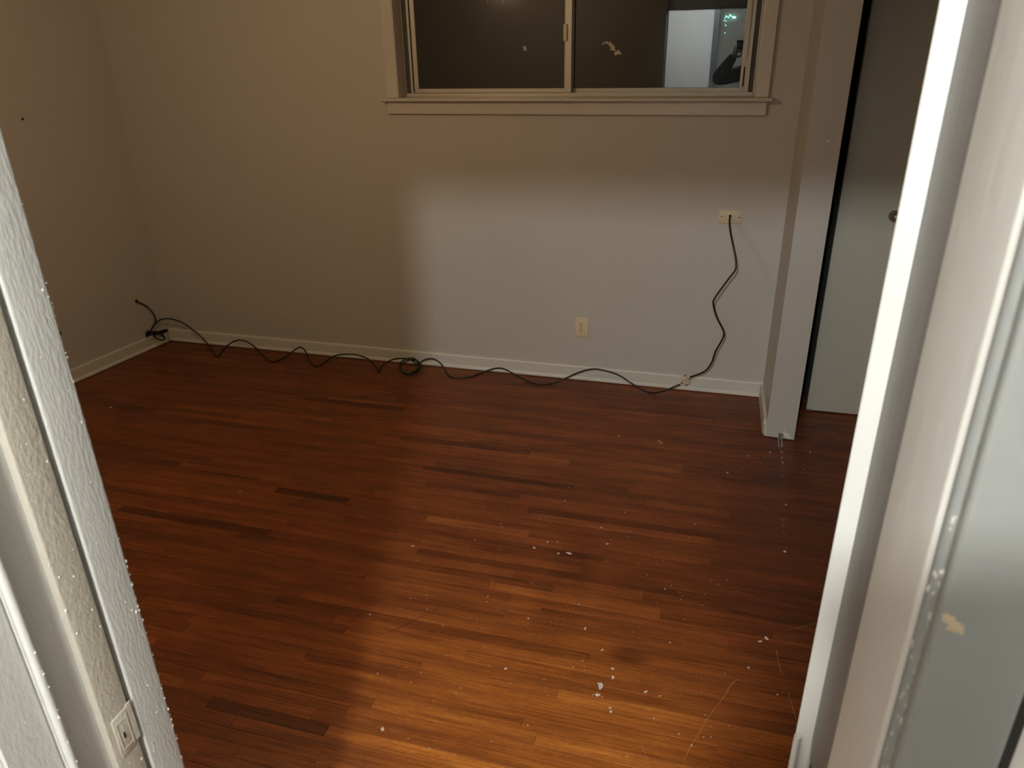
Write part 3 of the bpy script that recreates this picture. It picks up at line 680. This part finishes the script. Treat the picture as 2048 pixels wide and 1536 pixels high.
# ================================================================ LAMPS
def lamp(name, x, y, z, r, mat, label, drop):
    t = empty(name, label=label, cat='ceiling light')
    bm = bmesh.new(); cyl(bm, (x, y, 2.4395), (0, 0, -1), .07, .022, 28); o = obj('canopy', bm, 'ivory2', t); smooth_by_angle(o)
    bm = bmesh.new(); cyl(bm, (x, y, 2.418), (0, 0, -1), .012, 2.418 - z - r * .9, 12); o = obj('stem', bm, 'ivory2', t); smooth_by_angle(o)
    bm = bmesh.new(); sphere(bm, (x, y, z), r, seg=24); obj('bulb', bm, mat, t, smooth=True)
lamp('ceiling_light', -.205, -.75, 2.175, .05, 'bulb_hall', 'bare white bulb lighting the hall behind the doorway', 0)
lamp('ceiling_light', -1.62, 1.60, 2.05, .055, 'bulb_room', 'dim warm bulb hanging in the middle of the bedroom', 0)
# string of green lights on the far wall, seen reflected in the window
sl = empty('string_lights', label='string of small green lights hung on the far wall, seen reflected in the window', cat='string lights')
cord = [(-.21, -2.64, 1.84), (-.19, -2.635, 1.885), (-.165, -2.64, 1.87), (-.15, -2.635, 1.90), (-.12, -2.64, 1.875), (-.09, -2.64, 1.87)]
bm = bmesh.new(); tube(bm, catmull(cord, 4), .0012, 5); tube(bm, catmull([(-.19, -2.64, 1.88), (-.185, -2.638, 1.80), (-.19, -2.64, 1.70)], 4), .0012, 5)
obj('cord', bm, 'trouser', sl)
for p in catmull(cord, 2) + [Vector((-.113, -2.64, 1.867)), Vector((-.104, -2.64, 1.873)), Vector((-.187, -2.64, 1.83)), Vector((-.187, -2.64, 1.79)), Vector((-.189, -2.64, 1.71))]:
    bm = bmesh.new(); sphere(bm, p, (.0036 if p.x < -.115 else .0068), seg=8); obj('led', bm, 'led', sl)

# ================================================================ THE PERSON TAKING THE PICTURE (behind the camera, reflected in the glass)
def skinned(name, verts, edges, radii, mat, parent=None, lev=2, root=0):
    me = bpy.data.meshes.new(name); me.from_pydata([Vector(v) for v in verts], edges, [])
    o = bpy.data.objects.new(name, me); C.objects.link(o)
    o.modifiers.new('s', 'SKIN')
    for i, r in enumerate(radii):
        r = (r, r) if isinstance(r, (int, float)) else r
        me.skin_vertices[0].data[i].radius = r; me.skin_vertices[0].data[i].use_root = (i == root)
    sb = o.modifiers.new('u', 'SUBSURF'); sb.levels = lev; sb.render_levels = lev
    dg = bpy.context.evaluated_depsgraph_get(); ev = o.evaluated_get(dg); nm = bpy.data.meshes.new_from_object(ev)
    o.modifiers.clear(); o.data = nm; nm.materials.clear(); nm.materials.append(M[mat])
    nm.polygons.foreach_set('use_smooth', [True] * len(nm.polygons))
    if parent: o.parent = parent
    return o
PX, PY = .36, -.32
V = [(PX, PY, .93), (PX, PY, 1.10), (PX, PY, 1.28), (PX, PY, 1.42), (PX, PY + .01, 1.50), (PX, PY + .02, 1.56), (PX, PY + .035, 1.62), (PX, PY + .03, 1.70),
     (PX - .10, PY, .88), (PX - .105, PY + .01, .48), (PX - .11, PY - .01, .10), (PX - .115, PY + .11, .045),
     (PX + .10, PY, .88), (PX + .105, PY + .01, .48), (PX + .11, PY - .01, .10), (PX + .115, PY + .11, .045),
     (PX - .17, PY, 1.42), (PX - .35, PY + .10, 1.30), (-.105, -.125, 1.405), (-.040, -.074, 1.512),
     (PX + .17, PY, 1.42), (PX + .22, PY + .06, 1.22), (.100, -.085, 1.46), (.082, -.080, 1.490)]
V[16] = (PX - .17, PY + .02, 1.40); V[17] = (-.185, -.20, 1.295)
V[21] = (PX + .10, PY + .12, 1.20); V[22] = (.120, -.10, 1.45)
Ed = [(0, 1), (1, 2), (2, 3), (3, 4), (4, 5), (5, 6), (6, 7), (0, 8), (8, 9), (9, 10), (10, 11), (0, 12), (12, 13), (13, 14), (14, 15), (3, 16), (16, 17), (17, 18), (18, 19), (3, 20), (20, 21), (21, 22), (22, 23)]
Rr = [(.155, .11), (.135, .10), (.155, .11), (.15, .10), (.06, .06), (.052, .055), (.068, .078), (.075, .085),
      .088, .062, .045, (.045, .035), .088, .062, .045, (.045, .035), .078, .070, .058, .038, .070, .055, .044, .032]
person = skinned('person', V, Ed, Rr, 'cloth')
tag(person, 'person in dark clothes raising a phone with both hands in the hall doorway', 'person')
hcx, hcy, hcz = PX, PY + .045, 1.655
bm = bmesh.new(); sphere(bm, (hcx, hcy, hcz), .095, (.80, .98, 1.18), 28)
for v in bm.verts:
    if v.co.z < hcz - .03: k = min(1, (hcz - .03 - v.co.z) / .08); v.co.x = hcx + (v.co.x - hcx) * (1 - .28 * k)
face = obj('head', bm, 'skin', person, smooth=True)
bm = bmesh.new(); sphere(bm, (hcx, hcy + .096, hcz - .022), .013, (.9, 1.2, 1.7), 12); obj('nose', bm, 'skin', face, smooth=True)
for s in (-1, 1):
    bm = bmesh.new(); sphere(bm, (hcx + s * .030, hcy + .080, hcz + .004), .012, (1, .7, .7), 12); obj('eye', bm, 'fleck', face, smooth=True)
    bm = bmesh.new(); sphere(bm, (hcx + s * .077, hcy, hcz - .012), .024, (.35, .7, 1.2), 12); obj('ear', bm, 'skin', face, smooth=True)
bm = bmesh.new(); sphere(bm, (hcx, hcy + .082, hcz - .058), .020, (1.1, .45, .35), 12); obj('mouth', bm, 'tan', face, smooth=True)
bm = bmesh.new(); sphere(bm, (hcx, hcy - .010, hcz + .022), .103, (.86, .98, 1.05), 28)
for v in list(bm.verts):
    if v.co.y > hcy + .055 and v.co.z < hcz + .06: v.co.y = hcy + .055 - (hcz + .06 - v.co.z) * .3
obj('hair', bm, 'hair', person, smooth=True)
def hand(s, wrist, tips_base):
    w0 = Vector(wrist); up = Vector((-s * .022, .012, .060)).normalized()
    side = Vector((s, 0, 0)); fwd = Vector((0, 1, 0))
    palm = [w0, w0 + up * .04, w0 + up * .075]
    hd_ = skinned('hand', palm, [(0, 1), (1, 2)], [(.024, .016), (.036, .016), (.036, .014)], 'skin', person)
    for k in range(4):
        L = (.075, .085, .078, .060)[k]
        b0 = w0 + up * .055 + side * (-.024 + .016 * k)
        dirn = (up * .95 + side * (-.22 + .13 * k) * .9 + fwd * -.10).normalized()
        pts = [b0, b0 + dirn * L * .45, b0 + dirn * L * .75 + fwd * -.006, b0 + dirn * L + fwd * -.014]
        skinned('finger', pts, [(0, 1), (1, 2), (2, 3)], [.0095, .009, .008, .0065], 'skin', hd_, 1)
    b0 = w0 + up * .02 - side * .02
    pts = [b0, b0 + (up * .4 - side * .9).normalized() * .03, b0 + (up * .75 - side * .6).normalized() * .06]
    skinned('thumb', pts, [(0, 1), (1, 2)], [.012, .010, .008], 'skin', hd_, 1)
hand(-1, (-.048, -.078, 1.468), None)
hand(1, (.082, -.080, 1.490), None)
ph = empty('phone', label='black phone held up behind the camera position', cat='phone')
pm = m.to_3x3()
bm = bmesh.new(); box(bm, -.038, .112, -.062, .016, .012, .020, bev=.003)
for v in bm.verts: v.co = pm @ v.co + Vector((0, 0, 1.6))
obj('phone_body', bm, 'phone', ph)
bm = bmesh.new(); box(bm, -.034, .108, -.058, .012, .0201, .0206)
for v in bm.verts: v.co = pm @ v.co + Vector((0, 0, 1.6))
obj('screen', bm, 'phone', ph)
